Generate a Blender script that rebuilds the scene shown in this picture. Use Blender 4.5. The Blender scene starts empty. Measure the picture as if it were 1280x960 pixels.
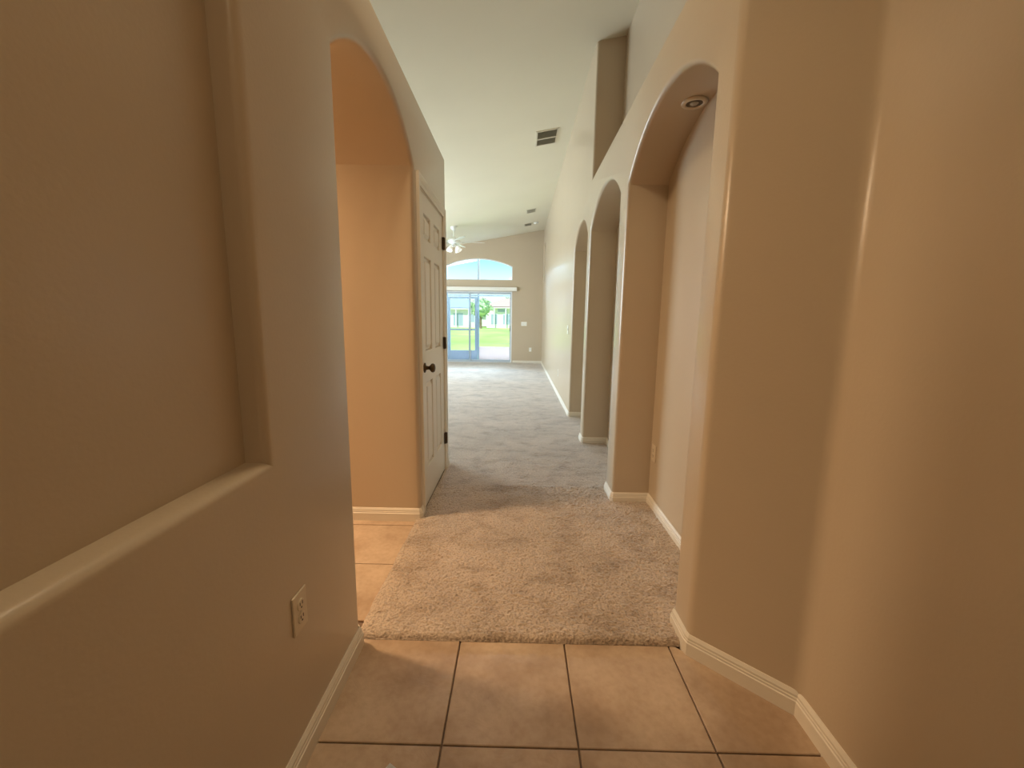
import bpy, bmesh, math, random
from mathutils import Vector, Matrix, noise
random.seed(7)
SC = bpy.context.scene
COL = SC.collection
PI = math.pi

# ------------------------------------------------------------------ camera
def make_camera():
    f, pitch, yaw, roll = 519.42, 0.153814, 0.0142010, -0.0132462
    cy, sy, cp, sp = math.cos(yaw), math.sin(yaw), math.cos(pitch), math.sin(pitch)
    fw = Vector((-sy*cp, cy*cp, -sp)); r = Vector((cy, sy, 0)); d = fw.cross(r)
    c, s = math.cos(roll), math.sin(roll)
    r2 = c*r + s*d; d2 = -s*r + c*d
    cd = bpy.data.cameras.new('camera'); cam = bpy.data.objects.new('camera', cd); COL.objects.link(cam)
    m = Matrix.Identity(4)
    for i in range(3):
        m[i][0] = r2[i]; m[i][1] = -d2[i]; m[i][2] = -fw[i]
    m[2][3] = 1.27
    cam.matrix_world = m
    cd.sensor_width = 36; cd.lens = f/1280*36; cd.clip_start = 0.02; cd.clip_end = 500
    SC.camera = cam
make_camera()

# ------------------------------------------------------------------ world, sun, area lights, exposure
SC.view_settings.view_transform = 'Standard'; SC.view_settings.look = 'None'
SC.view_settings.gamma = 1; SC.view_settings.use_curve_mapping = False
SC.view_settings.exposure = -0.05
SUN_POWER = 6.0
SKY_POWER = 1.3
def make_world():
    w = bpy.data.worlds.new('sky'); SC.world = w; w.use_nodes = True
    nt = w.node_tree; nt.nodes.clear()
    tc = nt.nodes.new('ShaderNodeTexCoord'); sx = nt.nodes.new('ShaderNodeSeparateXYZ')
    cr = nt.nodes.new('ShaderNodeValToRGB'); bg = nt.nodes.new('ShaderNodeBackground'); out = nt.nodes.new('ShaderNodeOutputWorld')
    nt.links.new(tc.outputs['Generated'], sx.inputs[0]); nt.links.new(sx.outputs['Z'], cr.inputs[0])
    e = cr.color_ramp.elements
    e[0].position = 0.0; e[0].color = (0.98, 1.0, 1.0, 1)
    e[1].position = 1.0; e[1].color = (0.22, 0.62, 0.98, 1)
    a = e.new(0.09); a.color = (0.80, 1.0, 1.0, 1)
    a = e.new(0.150); a.color = (0.24, 0.80, 0.86, 1)
    nt.links.new(cr.outputs[0], bg.inputs[0]); bg.inputs[1].default_value = SKY_POWER
    nt.links.new(bg.outputs[0], out.inputs[0])
make_world()
def light(name, kind, loc, energy, color, size=1.0, size_y=None, target=None, angle=None):
    ld = bpy.data.lights.new(name, kind); ld.energy = energy; ld.color = color
    if kind == 'AREA':
        ld.shape = 'RECTANGLE'; ld.size = size; ld.size_y = size_y or size
    elif kind == 'POINT':
        ld.shadow_soft_size = size
    elif kind == 'SUN':
        ld.angle = angle or 0.01
    o = bpy.data.objects.new(name, ld); COL.objects.link(o); o.location = loc
    if target is not None:
        o.rotation_euler = (Vector(target) - Vector(loc)).to_track_quat('-Z', 'Y').to_euler()
    return o
light('sun', 'SUN', (0, 0, 30), SUN_POWER, (1.0, 0.96, 0.88), target=(5, 14, 12), angle=0.02)
# daylight area lights: patio one unseen above the enclosure, side one an added fill
light('daylight_patio_window', 'AREA', (-1.165, 14.6, 4.2), 3700, (0.46, 0.69, 1.0), 3.4, 2.0, target=(-0.9, 9.0, 1.0))
light('side_fill_light', 'AREA', (-4.97, 7.8, 1.4), 350, (0.78, 0.92, 1.0), 3.4, 1.5, target=(0.6, 7.4, 1.7))

# ------------------------------------------------------------------ mesh helpers
def link(name, bm, mat=None, parent=None, smooth=False, **props):
    me = bpy.data.meshes.new(name); bm.normal_update(); bm.to_mesh(me); bm.free()
    o = bpy.data.objects.new(name, me); COL.objects.link(o)
    if mat:
        for m in (mat if isinstance(mat, (list, tuple)) else [mat]): me.materials.append(m)
    if smooth:
        for p in me.polygons: p.use_smooth = True
    if parent is not None: o.parent = parent
    for k, v in props.items(): o[k] = v
    return o
def empty(name, loc=(0, 0, 0), rot=(0, 0, 0), **props):
    o = bpy.data.objects.new(name, None); COL.objects.link(o); o.location = loc; o.rotation_euler = rot
    o.empty_display_size = 0.1
    for k, v in props.items(): o[k] = v
    return o
def box(bm, a, b, bev=0.0, mi=0):
    x0, y0, z0 = a; x1, y1, z1 = b
    vs = [bm.verts.new(p) for p in ((x0,y0,z0),(x1,y0,z0),(x1,y1,z0),(x0,y1,z0),(x0,y0,z1),(x1,y0,z1),(x1,y1,z1),(x0,y1,z1))]
    fs = [bm.faces.new([vs[i] for i in f]) for f in ((3,2,1,0),(4,5,6,7),(0,1,5,4),(1,2,6,5),(2,3,7,6),(3,0,4,7))]
    for f in fs: f.material_index = mi
    if bev > 0:
        es = list({e for f in fs for e in f.edges})
        bmesh.ops.bevel(bm, geom=es, offset=bev, segments=2, affect='EDGES', profile=0.5)
    return vs
def boxbm(a, b, bev=0.0):
    bm = bmesh.new(); box(bm, a, b, bev); return bm
def lathe(bm, prof, seg=20, mat=Matrix.Identity(4), cap=True):
    rings = []
    for r, z in prof:
        rings.append([bm.verts.new(mat @ Vector((r*math.cos(2*PI*k/seg), r*math.sin(2*PI*k/seg), z))) for k in range(seg)])
    for a, b in zip(rings, rings[1:]):
        for k in range(seg):
            bm.faces.new((a[k], a[(k+1) % seg], b[(k+1) % seg], b[k]))
    if cap:
        if prof[0][0] > 1e-5: bm.faces.new(list(reversed(rings[0])))
        if prof[-1][0] > 1e-5: bm.faces.new(rings[-1])
    bmesh.ops.recalc_face_normals(bm, faces=bm.faces[:])
def tube(bm, p, q, r, seg=10, r2=None):
    p, q = Vector(p), Vector(q); d = q-p
    m = Matrix.Translation(p) @ d.to_track_quat('Z', 'Y').to_matrix().to_4x4()
    lathe(bm, [(r, 0), (r2 or r, d.length)], seg, m)
def extrude_poly(bm, pts, fn, d0, d1):
    """pts: 2D outline; fn(u, v, d) -> 3D.  Closed prism between depths d0 and d1."""
    a = [bm.verts.new(fn(u, v, d0)) for u, v in pts]; b = [bm.verts.new(fn(u, v, d1)) for u, v in pts]
    n = len(pts); fs = [bm.faces.new(a), bm.faces.new(list(reversed(b)))]
    for i in range(n):
        fs.append(bm.faces.new((a[(i+1) % n], a[i], b[i], b[(i+1) % n])))
    return fs
def arch(y0, y1, zs, za, n=28, rev=False, corner=0.0):
    """segmental arch points from (y0,zs) up over za to (y1,zs)"""
    c = (y1-y0)/2; h = za-zs; R = (c*c+h*h)/(2*h); cz = za-R; cy = (y0+y1)/2
    a0 = math.asin(min(1.0, c/R)); 
    if h > c: a0 = PI-a0
    pts = [(cy+R*math.sin(-a0+2*a0*k/n), cz+R*math.cos(-a0+2*a0*k/n)) for k in range(n+1)]
    return pts[::-1] if rev else pts
def ell_arch(y0, y1, zs, za, n=28, p=2.0):
    c = (y1-y0)/2; m = (y0+y1)/2
    return [(m-c*math.cos(PI*k/n), zs+(za-zs)*math.sin(PI*k/n)**(2.0/p)) for k in range(n+1)]
def shade_auto(o, ang=35):
    me = o.data
    for p in me.polygons: p.use_smooth = True
    bm = bmesh.new(); bm.from_mesh(me)
    for e in bm.edges:
        if len(e.link_faces) == 2 and e.calc_face_angle(0) > math.radians(ang): e.smooth = False
    bm.to_mesh(me); bm.free()
def clip_poly(pts, n, d):
    """keep the side n.p <= d"""
    out = []
    for i in range(len(pts)):
        a, b = pts[i], pts[(i+1) % len(pts)]
        fa, fb = n[0]*a[0]+n[1]*a[1]-d, n[0]*b[0]+n[1]*b[1]-d
        if fa <= 0: out.append(a)
        if fa*fb < 0:
            t = fa/(fa-fb); out.append((a[0]+t*(b[0]-a[0]), a[1]+t*(b[1]-a[1])))
    return out
def sweep(bm, path, prof, closed_ends=True):
    """profile (out, z) swept along a 2D floor path with mitred corners; 'out' is to the left of travel"""
    n = len(path); rings = []
    for i, p in enumerate(path):
        p = Vector(p)
        dirs = []
        if i > 0: dirs.append((p-Vector(path[i-1])).normalized())
        if i < n-1: dirs.append((Vector(path[i+1])-p).normalized())
        ns = [Vector((-d.y, d.x)) for d in dirs]
        m = sum(ns, Vector((0, 0))).normalized(); k = 1/max(0.3, m.dot(ns[0]))
        rings.append([bm.verts.new((p.x+m.x*k*o, p.y+m.y*k*o, z)) for o, z in prof])
    L = len(prof)
    for a, b in zip(rings, rings[1:]):
        for j in range(L):
            bm.faces.new((a[j], a[(j+1) % L], b[(j+1) % L], b[j]))
    if closed_ends:
        bm.faces.new(rings[0]); bm.faces.new(list(reversed(rings[-1])))
    bmesh.ops.recalc_face_normals(bm, faces=bm.faces[:])

# ------------------------------------------------------------------ materials
def mat(name, color, rough=0.5, metal=0.0, spec=0.5, emit=None, estr=1.0):
    m = bpy.data.materials.new(name); m.use_nodes = True; b = m.node_tree.nodes['Principled BSDF']
    b.inputs['Base Color'].default_value = (*color, 1); b.inputs['Roughness'].default_value = rough
    b.inputs['Metallic'].default_value = metal; b.inputs['Specular IOR Level'].default_value = spec
    if emit: b.inputs['Emission Color'].default_value = (*emit, 1); b.inputs['Emission Strength'].default_value = estr
    return m
def N(m, t, **kw):
    n = m.node_tree.nodes.new(t)
    for k, v in kw.items():
        if k in n.inputs: n.inputs[k].default_value = v
        else: setattr(n, k, v)
    return n
def L(m, a, b): m.node_tree.links.new(a, b)
def bsdf(m): return m.node_tree.nodes['Principled BSDF']
def noise_color(m, scale, c0, c1, p0=0.35, p1=0.65, detail=4, coord='Object', stretch=None):
    tc = N(m, 'ShaderNodeTexCoord'); mp = N(m, 'ShaderNodeMapping'); L(m, tc.outputs[coord], mp.inputs[0])
    if stretch: mp.inputs['Scale'].default_value = stretch
    nz = N(m, 'ShaderNodeTexNoise'); nz.inputs['Scale'].default_value = scale; nz.inputs['Detail'].default_value = detail
    L(m, mp.outputs[0], nz.inputs[0])
    cr = N(m, 'ShaderNodeValToRGB'); e = cr.color_ramp.elements
    e[0].position = p0; e[0].color = (*c0, 1); e[1].position = p1; e[1].color = (*c1, 1)
    L(m, nz.outputs[0], cr.inputs[0]); L(m, cr.outputs[0], bsdf(m).inputs['Base Color'])
    return mp, nz, cr
def bump(m, scale, strength, dist, coord='Object', detail=3, kind='ShaderNodeTexNoise'):
    tc = N(m, 'ShaderNodeTexCoord'); nz = N(m, kind); nz.inputs['Scale'].default_value = scale
    if 'Detail' in nz.inputs: nz.inputs['Detail'].default_value = detail
    L(m, tc.outputs[coord], nz.inputs['Vector'])
    b = N(m, 'ShaderNodeBump'); b.inputs['Strength'].default_value = strength; b.inputs['Distance'].default_value = dist
    L(m, nz.outputs[0], b.inputs['Height']); L(m, b.outputs[0], bsdf(m).inputs['Normal'])
    return b
def paint(name, c, rough=0.42, amt=0.0015, spec=0.4):
    m = mat(name, c, rough, spec=spec)
    c0 = tuple(x*0.965 for x in c); noise_color(m, 1.3, c0, c, 0.3, 0.7)
    bump(m, 95, 0.22, amt, detail=2)
    return m
M = {}
M['wall'] = paint('wall_paint', (0.555, 0.452, 0.328), 0.28, spec=0.5)
M['ceiling'] = paint('ceiling_paint', (0.80, 0.765, 0.63), 0.8, 0.003)
M['trim'] = mat('trim_white', (0.76, 0.70, 0.60), 0.38)
M['door'] = mat('door_white', (0.78, 0.73, 0.64), 0.38)
M['plastic'] = mat('plate_almond', (0.68, 0.58, 0.44), 0.3)
M['plastic_white'] = mat('plate_white', (0.86, 0.84, 0.78), 0.3)
M['dark'] = mat('slot_dark', (0.015, 0.012, 0.01), 0.6)
M['bronze'] = mat('aged_bronze', (0.10, 0.065, 0.035), 0.35, 0.85)
M['steel'] = mat('screw_steel', (0.6, 0.58, 0.52), 0.35, 0.9)
M['alu'] = mat('white_aluminium', (0.80, 0.82, 0.84), 0.4)
M['alu_dark'] = mat('bronze_aluminium', (0.10, 0.13, 0.17), 0.45)
M['grout'] = mat('grout', (0.19, 0.125, 0.085), 0.9); bump(M['grout'], 200, 0.5, 0.002)
M['vent_dark'] = mat('vent_inside', (0.09, 0.085, 0.065), 0.8)
M['vent'] = mat('vent_enamel', (0.66, 0.62, 0.50), 0.45)
M['fan'] = mat('fan_white', (0.80, 0.82, 0.80), 0.4)
M['shade'] = mat('frosted_glass', (0.92, 0.93, 0.9), 0.35, emit=(1, 0.97, 0.9), estr=0.25)
M['lampwarm'] = mat('lamp_diffuser', (0.9, 0.85, 0.75), 0.5, emit=(1, 0.75, 0.45), estr=6)
M['paper'] = mat('paper_white', (0.85, 0.83, 0.8), 0.7)
# tile
def tile_mat():
    m = mat('ceramic_tile', (0.5, 0.36, 0.23), 0.42, spec=0.35)
    mp, nz, cr = noise_color(m, 3.2, (0.40, 0.275, 0.18), (0.60, 0.45, 0.32), 0.36, 0.64, 7)
    oi = N(m, 'ShaderNodeObjectInfo'); L(m, oi.outputs['Location'], mp.inputs['Location'])
    # fine speckle
    tc = N(m, 'ShaderNodeTexCoord'); n2 = N(m, 'ShaderNodeTexNoise'); n2.inputs['Scale'].default_value = 38; n2.inputs['Detail'].default_value = 4
    L(m, tc.outputs['Object'], n2.inputs[0])
    mx = N(m, 'ShaderNodeMix', data_type='RGBA', blend_type='MULTIPLY'); mx.inputs[0].default_value = 0.5
    c2 = N(m, 'ShaderNodeValToRGB'); c2.color_ramp.elements[0].position = .35; c2.color_ramp.elements[0].color = (.82, .78, .74, 1)
    c2.color_ramp.elements[1].position = .6; c2.color_ramp.elements[1].color = (1, 1, 1, 1)
    L(m, n2.outputs[0], c2.inputs[0]); L(m, cr.outputs[0], mx.inputs[6]); L(m, c2.outputs[0], mx.inputs[7])
    L(m, mx.outputs[2], bsdf(m).inputs['Base Color'])
    # slate-like low relief with a few ridges
    vo = N(m, 'ShaderNodeTexNoise'); vo.inputs['Scale'].default_value = 7; vo.inputs['Detail'].default_value = 6; vo.inputs['Distortion'].default_value = 1.2
    L(m, mp.outputs[0], vo.inputs[0])
    b = N(m, 'ShaderNodeBump'); b.inputs['Strength'].default_value = 0.5; b.inputs['Distance'].default_value = 0.008
    L(m, vo.outputs[0], b.inputs['Height']); L(m, b.outputs[0], bsdf(m).inputs['Normal'])
    return m
M['tile'] = tile_mat()
def carpet_mat():
    m = mat('carpet_fibre', (0.4, 0.33, 0.26), 0.95, spec=0.1)
    mp, nz, cr = noise_color(m, 1.9, (0.47, 0.370, 0.285), (0.60, 0.475, 0.370), 0.32, 0.66, 5)
    tc = N(m, 'ShaderNodeTexCoord')
    n2 = N(m, 'ShaderNodeTexNoise'); n2.inputs['Scale'].default_value = 100; n2.inputs['Detail'].default_value = 3; L(m, tc.outputs['Object'], n2.inputs[0])
    c2 = N(m, 'ShaderNodeValToRGB'); c2.color_ramp.elements[0].position = .33; c2.color_ramp.elements[0].color = (.58, .54, .50, 1)
    c2.color_ramp.elements[1].position = .56; c2.color_ramp.elements[1].color = (1.1, 1.08, 1.05, 1)
    L(m, n2.outputs[0], c2.inputs[0])
    mx = N(m, 'ShaderNodeMix', data_type='RGBA', blend_type='MULTIPLY'); mx.inputs[0].default_value = 0.8
    L(m, cr.outputs[0], mx.inputs[6]); L(m, c2.outputs[0], mx.inputs[7])
    # trodden / brushed pile patches
    n3 = N(m, 'ShaderNodeTexNoise'); n3.inputs['Scale'].default_value = 5.5; n3.inputs['Detail'].default_value = 8; n3.inputs['Roughness'].default_value = 0.68; n3.inputs['Distortion'].default_value = 0.3
    m3 = N(m, 'ShaderNodeMapping'); m3.inputs['Scale'].default_value = (0.9, 1.2, 1); L(m, tc.outputs['Object'], m3.inputs[0]); L(m, m3.outputs[0], n3.inputs[0])
    c3 = N(m, 'ShaderNodeValToRGB'); c3.color_ramp.elements[0].position = .36; c3.color_ramp.elements[0].color = (.66, .61, .55, 1)
    c3.color_ramp.elements[1].position = .52; c3.color_ramp.elements[1].color = (1, 1, 1, 1)
    L(m, n3.outputs[0], c3.inputs[0])
    my = N(m, 'ShaderNodeMix', data_type='RGBA', blend_type='MULTIPLY'); my.inputs[0].default_value = 0.85
    L(m, mx.outputs[2], my.inputs[6]); L(m, c3.outputs[0], my.inputs[7])
    L(m, my.outputs[2], bsdf(m).inputs['Base Color'])
    b = N(m, 'ShaderNodeBump'); b.inputs['Strength'].default_value = 0.8; b.inputs['Distance'].default_value = 0.012
    L(m, n2.outputs[0], b.inputs['Height'])
    b2 = N(m, 'ShaderNodeBump'); b2.inputs['Strength'].default_value = 0.5; b2.inputs['Distance'].default_value = 0.03
    L(m, n3.outputs[0], b2.inputs['Height']); L(m, b2.outputs[0], b.inputs['Normal']); L(m, b.outputs[0], bsdf(m).inputs['Normal'])
    bsdf(m).inputs['Sheen Weight'].default_value = 0.5; bsdf(m).inputs['Sheen Roughness'].default_value = 0.5
    return m
M['carpet'] = carpet_mat()
def glass_mat(name, tint=(0.97, 1, 1)):
    m = bpy.data.materials.new(name); m.use_nodes = True; nt = m.node_tree; nt.nodes.clear()
    t = nt.nodes.new('ShaderNodeBsdfTransparent'); t.inputs[0].default_value = (*tint, 1)
    g = nt.nodes.new('ShaderNodeBsdfGlossy'); g.inputs['Roughness'].default_value = 0.03
    f = nt.nodes.new('ShaderNodeFresnel'); f.inputs[0].default_value = 1.45
    x = nt.nodes.new('ShaderNodeMixShader'); o = nt.nodes.new('ShaderNodeOutputMaterial')
    nt.links.new(f.outputs[0], x.inputs[0]); nt.links.new(t.outputs[0], x.inputs[1]); nt.links.new(g.outputs[0], x.inputs[2]); nt.links.new(x.outputs[0], o.inputs[0])
    return m
M['glass'] = glass_mat('window_glass')
def grass():
    m = mat('lawn', (0.2, 0.5, 0.05), 0.9, spec=0.1)
    mp, nz, cr = noise_color(m, 0.5, (0.30, 0.50, 0.11), (0.62, 0.74, 0.24), 0.3, 0.62, 8, stretch=(0.5, 0.12, 1))
    tc = N(m, 'ShaderNodeTexCoord'); mp2 = N(m, 'ShaderNodeMapping'); mp2.inputs['Scale'].default_value = (0.12, 0.30, 1); L(m, tc.outputs['Object'], mp2.inputs[0])
    n2 = N(m, 'ShaderNodeTexNoise'); n2.inputs['Scale'].default_value = 1.3; n2.inputs['Detail'].default_value = 7; L(m, mp2.outputs[0], n2.inputs[0])
    c2 = N(m, 'ShaderNodeValToRGB'); c2.color_ramp.elements[0].position = .53; c2.color_ramp.elements[0].color = (0, 0, 0, 1); c2.color_ramp.elements[1].position = .62; c2.color_ramp.elements[1].color = (1, 1, 1, 1); L(m, n2.outputs[0], c2.inputs[0])
    mx = N(m, 'ShaderNodeMix', data_type='RGBA'); L(m, c2.outputs[0], mx.inputs[0]); L(m, cr.outputs[0], mx.inputs[6]); mx.inputs[7].default_value = (0.42, 0.40, 0.20, 1)
    L(m, mx.outputs[2], bsdf(m).inputs['Base Color'])
    return m
M['grass'] = grass()
M['paver'] = mat('patio_paver', (0.55, 0.44, 0.40), 0.8)
M['stucco_a'] = mat('stucco_white', (0.80, 0.78, 0.80), 0.85)
M['stucco_b'] = mat('stucco_cream', (0.82, 0.78, 0.72), 0.85)
M['roof_a'] = mat('roof_grey_blue', (0.36, 0.42, 0.55), 0.9)
M['roof_b'] = mat('roof_pink_clay', (0.62, 0.40, 0.36), 0.9)
M['pane'] = mat('far_pane', (0.34, 0.42, 0.52), 0.2)
M['leaf'] = mat('foliage', (0.30, 0.55, 0.14), 0.9); noise_color(M['leaf'], 1.5, (0.26, 0.42, 0.22), (0.58, 0.72, 0.46), 0.3, 0.7, 5)
M['bark'] = mat('bark', (0.22, 0.16, 0.11), 0.9)
M['screen_panel'] = mat('kick_panel', (0.30, 0.36, 0.46), 0.5)

# ------------------------------------------------------------------ the setting: key planes
XL, XR, XB = -0.602, 0.672, 0.925          # left wall face, right wall face, niche backs
YF = 12.15                                  # far wall face
def zc(x): return 3.76 + 0.18*(x-0.67)      # sloped ceiling
S = dict(kind='structure')
def bevel_front(bm, axis, val, amount, skip, seg=4):
    es = []
    for e in bm.edges:
        a, b = e.verts
        if abs(a.co[axis]-val) < 1e-5 and abs(b.co[axis]-val) < 1e-5 and not skip(a.co, b.co) and len(e.link_faces) == 2:
            if e.calc_face_angle(0) > 0.5: es.append(e)
    bmesh.ops.bevel(bm, geom=es, offset=amount, segments=seg, affect='EDGES', profile=0.5, clamp_overlap=True)

# floor slab (grout bed shows between the tiles)
link('floor', boxbm((-5.2, -1.8, -0.15), (1.2, YF+0.15, -0.010)), M['grout'], **S)

# right wall with three arched niches and a plant ledge above
N1, N2, N3 = (1.600, 2.775), (2.985, 4.165), (4.335, 5.345)
ZS, ZA, LEDGE = 2.115, 2.352, 2.595
fx = lambda u, v, d: (d, u, v)
YC = 1.4692
pts = [(YC, 0)]
for a, b in (N1, N2, N3):
    pts += [(a, 0)] + arch(a, b, ZS, ZA, 30) + [(b, 0)]
ztop = 4.2
H0, H1, HM, HZ0, HZ1 = 11.35, 11.95, 11.65, 2.36, 3.30      # small high display niche beside the far corner
pts += [(HM, 0), (HM, HZ0), (H0, HZ0), (H0, HZ1), (HM, HZ1), (HM, ztop), (4.187, ztop), (4.187, LEDGE), (YC, LEDGE)]
bm = bmesh.new(); extrude_poly(bm, pts, fx, XR, XB)
extrude_poly(bm, [(HM, 0), (YF+0.1, 0), (YF+0.1, ztop), (HM, ztop), (HM, HZ1), (H1, HZ1), (H1, HZ0), (HM, HZ0)], fx, XR, XB)
bmesh.ops.recalc_face_normals(bm, faces=bm.faces[:])
bevel_front(bm, 0, XR, 0.024, lambda a, b: (a.z < 1e-4 and b.z < 1e-4) or (a.z > 4 and b.z > 4) or (a.y > YF and b.y > YF) or (abs(a.y-YC) < 1e-3 and abs(b.y-YC) < 1e-3) or (abs(a.y-HM) < 1e-3 and abs(b.y-HM) < 1e-3))
box(bm, (XB, 1.447, 0), (1.10, YF+0.1, LEDGE)); box(bm, (XB+0.004, 1.447, LEDGE-0.02), (1.10, 4.187, ztop))
box(bm, (XB, 4.187, LEDGE), (1.10, YF+0.1, ztop))
wr = link('wall_right', bm, M['wall'], **S); shade_auto(wr, 40)
# angled piece and foyer side of the right wall, with soft corners
bm = bmesh.new()
A, B = Vector((XR, 1.447)), Vector((0.935, 1.200))
fp = []
r = 0.03; d1 = (B-A).normalized()
fp += [(XR+0.0, 1.4475+0.02)]
for k in range(7):
    t = k/6; p0 = Vector((XR, 1.447+0.022)); p2 = A+d1*0.022
    q = (1-t)**2*p0 + 2*t*(1-t)*A + t*t*p2; fp.append((q.x, q.y))
for k in range(9):
    t = k/8; p0 = B-d1*0.03; p2 = B+Vector((0, -0.03)); q = (1-t)**2*p0+2*t*(1-t)*B+t*t*p2; fp.append((q.x, q.y))
fp = fp[1:] + [(0.935, -1.7), (1.10, -1.7), (1.10, 1.469)]
extrude_poly(bm, fp, lambda u, v, d: (u, v, d), 0, ztop); bmesh.ops.recalc_face_normals(bm, faces=bm.faces[:])
wa = link('wall_right_entry', bm, M['wall'], **S); shade_auto(wa, 50)

# left wall: niche, arched passage, closet
P0, P1 = 1.452, 2.468; CL1 = 3.492; LT = 2.512
D0, D1, DZ = 2.582, 3.352, 2.045
def left_outline(niche):
    if niche:   # two outlines meeting at mid niche
        ym = 0.1
        n0, n1, z0, z1 = -0.75, 0.965, 0.915, 2.30
        a = [(-1.7, 0), (ym, 0), (ym, z0), (n0, z0), (n0, z1), (ym, z1), (ym, LT), (-1.7, LT)]
        b = [(ym, 0), (P0, 0)] + arch(P0, P1, 2.115, 2.315, 28) + [(P1, 0), (D0, 0), (D0, DZ), (D1, DZ), (D1, 0), (CL1, 0), (CL1, LT), (ym, LT), (ym, z1), (n1, z1), (n1, z0), (ym, z0)]
        return [a, b]
    return [[(-1.7, 0), (P0, 0)] + arch(P0, P1, 2.115, 2.315, 28) + [(P1, 0), (D0, 0), (D0, DZ), (D1, DZ), (D1, 0), (CL1, 0), (CL1, LT), (-1.7, LT)]]
bm = bmesh.new()
for o_ in left_outline(True): extrude_poly(bm, o_, fx, XL, XL-0.062)
bmesh.ops.recalc_face_normals(bm, faces=bm.faces[:])
bevel_front(bm, 0, XL, 0.024, lambda a, b: (a.z < 1e-4 and b.z < 1e-4) or (abs(a.y-0.1) < 1e-4 and abs(b.y-0.1) < 1e-4) or (a.y < -1.6 and b.y < -1.6) or (D0-0.01 < a.y < D1+0.01 and D0-0.01 < b.y < D1+0.01))
bm2 = bmesh.new(); extrude_poly(bm2, left_outline(False)[0], fx, XL-0.062, -1.22); bmesh.ops.recalc_face_normals(bm2, faces=bm2.faces[:])
tmp = bpy.data.meshes.new('t'); bm2.to_mesh(tmp); bm2.free(); bm.from_mesh(tmp)
wl = link('wall_left', bm, M['wall'], **S); shade_auto(wl, 40)
# side hall shell (left of the passage): walls and flat ceiling
bm = bmesh.new()
box(bm, (-4.4, P1, 0), (-1.22, P1+0.14, LT-0.03)); box(bm, (-4.4, -0.4, 0), (-1.22, -0.26, LT-0.03)); box(bm, (-4.54, -0.4, 0), (-4.4, P1+0.14, LT-0.03))
link('wall_side_hall', bm, M['wall'], **S)
link('ceiling_side_hall', boxbm((-5.05, -0.4, LT-0.03), (-1.22, P1+0.14, LT)), M['ceiling'], **S)
# rear wall and far wall
link('wall_rear', boxbm((-1.3, -1.84, 0), (1.2, -1.7, 4.2)), M['wall'], **S)
WX0, WX1, WM = -2.14, -0.20, -1.17
def zt(x): return zc(x)+0.1
bm = bmesh.new()
ar = [p for p in arch(WX0, WX1, 2.755, 2.972, 24)]
half = len(ar)//2
fy = lambda u, v, d: (u, d, v)
WR = [(WM, zt(WM)), (WM, ar[half][1])] + ar[half+1:] + [(WX1, 2.372), (WM, 2.372), (WM, 2.065), (WX1-0.0, 2.065), (WX1, 0), (1.0, 0), (1.0, zt(1.0))]
WLp = [(WM, ar[half][1]), (WM, zt(WM)), (-5.1, zt(-5.1)), (-5.1, 0), (WX0, 0), (WX0, 2.065), (WM, 2.065), (WM, 2.372), (WX0, 2.372)] + ar[:half]
extrude_poly(bm, WR, fy, YF, YF+0.16); extrude_poly(bm, WLp, fy, YF, YF+0.16)
bmesh.ops.recalc_face_normals(bm, faces=bm.faces[:])
wf = link('wall_far', bm, M['wall'], **S); shade_auto(wf, 40)
# left wall of the great room and the closing wall behind the side hall
bm = bmesh.new(); box(bm, (-5.2, 2.3, 0), (-5.05, 6.0, 3.2)); box(bm, (-5.2, 9.6, 0), (-5.05, YF+0.1, 3.2)); box(bm, (-5.2, 6.0, 0), (-5.05, 9.6, 0.6)); box(bm, (-5.2, 6.0, 2.2), (-5.05, 9.6, 3.2))
link('wall_great_room_left', bm, M['wall'], **S)
wn = empty('window_added', (-5.12, 7.8, 0.6), kind='structure', label='wide three-light window added around the fill light in the left wall of the great room')  # unseen window, added to frame the side fill light
for y_ in (-1.8, -0.62, 0.58, 1.76): link('mullion', boxbm((-0.03, y_, 0), (0.03, y_+0.04, 1.6)), M['alu'], wn)
for z_ in (0.0, 1.56):
    for y_ in (-1.76, -0.58, 0.62): link('frame_rail', boxbm((-0.03, y_, z_), (0.03, y_+1.14, z_+0.04)), M['alu'], wn)
for y_ in (-1.76, -0.58, 0.62): link('pane', boxbm((-0.004, y_, 0.04), (0.004, y_+1.14, 1.56)), M['glass'], wn)
bm = bmesh.new(); box(bm, (-5.05, 3.36, 0), (-1.22, CL1, LT)); box(bm, (-5.05, P1+.14, LT-0.03), (-1.22, 3.36, LT))
link('wall_closet_block', bm, M['wall'], **S)
bm = bmesh.new(); box(bm, (-5.05, -0.4, LT), (-1.3, -0.26, 4.0)); box(bm, (-1.36, -1.7, LT), (-1.22, -0.4, 4.0)); box(bm, (-5.2, -0.4, 0), (-5.05, 2.3, 4.0))
link('wall_loft_back', bm, M['wall'], **S)
# ceiling slab following the vault
bm = bmesh.new()
extrude_poly(bm, [(-5.2, zc(-5.2)), (1.1, zc(1.1)), (1.1, zc(1.1)+0.15), (-5.2, zc(-5.2)+0.15)], fy, -1.8, YF+0.16)
bmesh.ops.recalc_face_normals(bm, faces=bm.faces[:])
link('ceiling', bm, M['ceiling'], **S)

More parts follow.
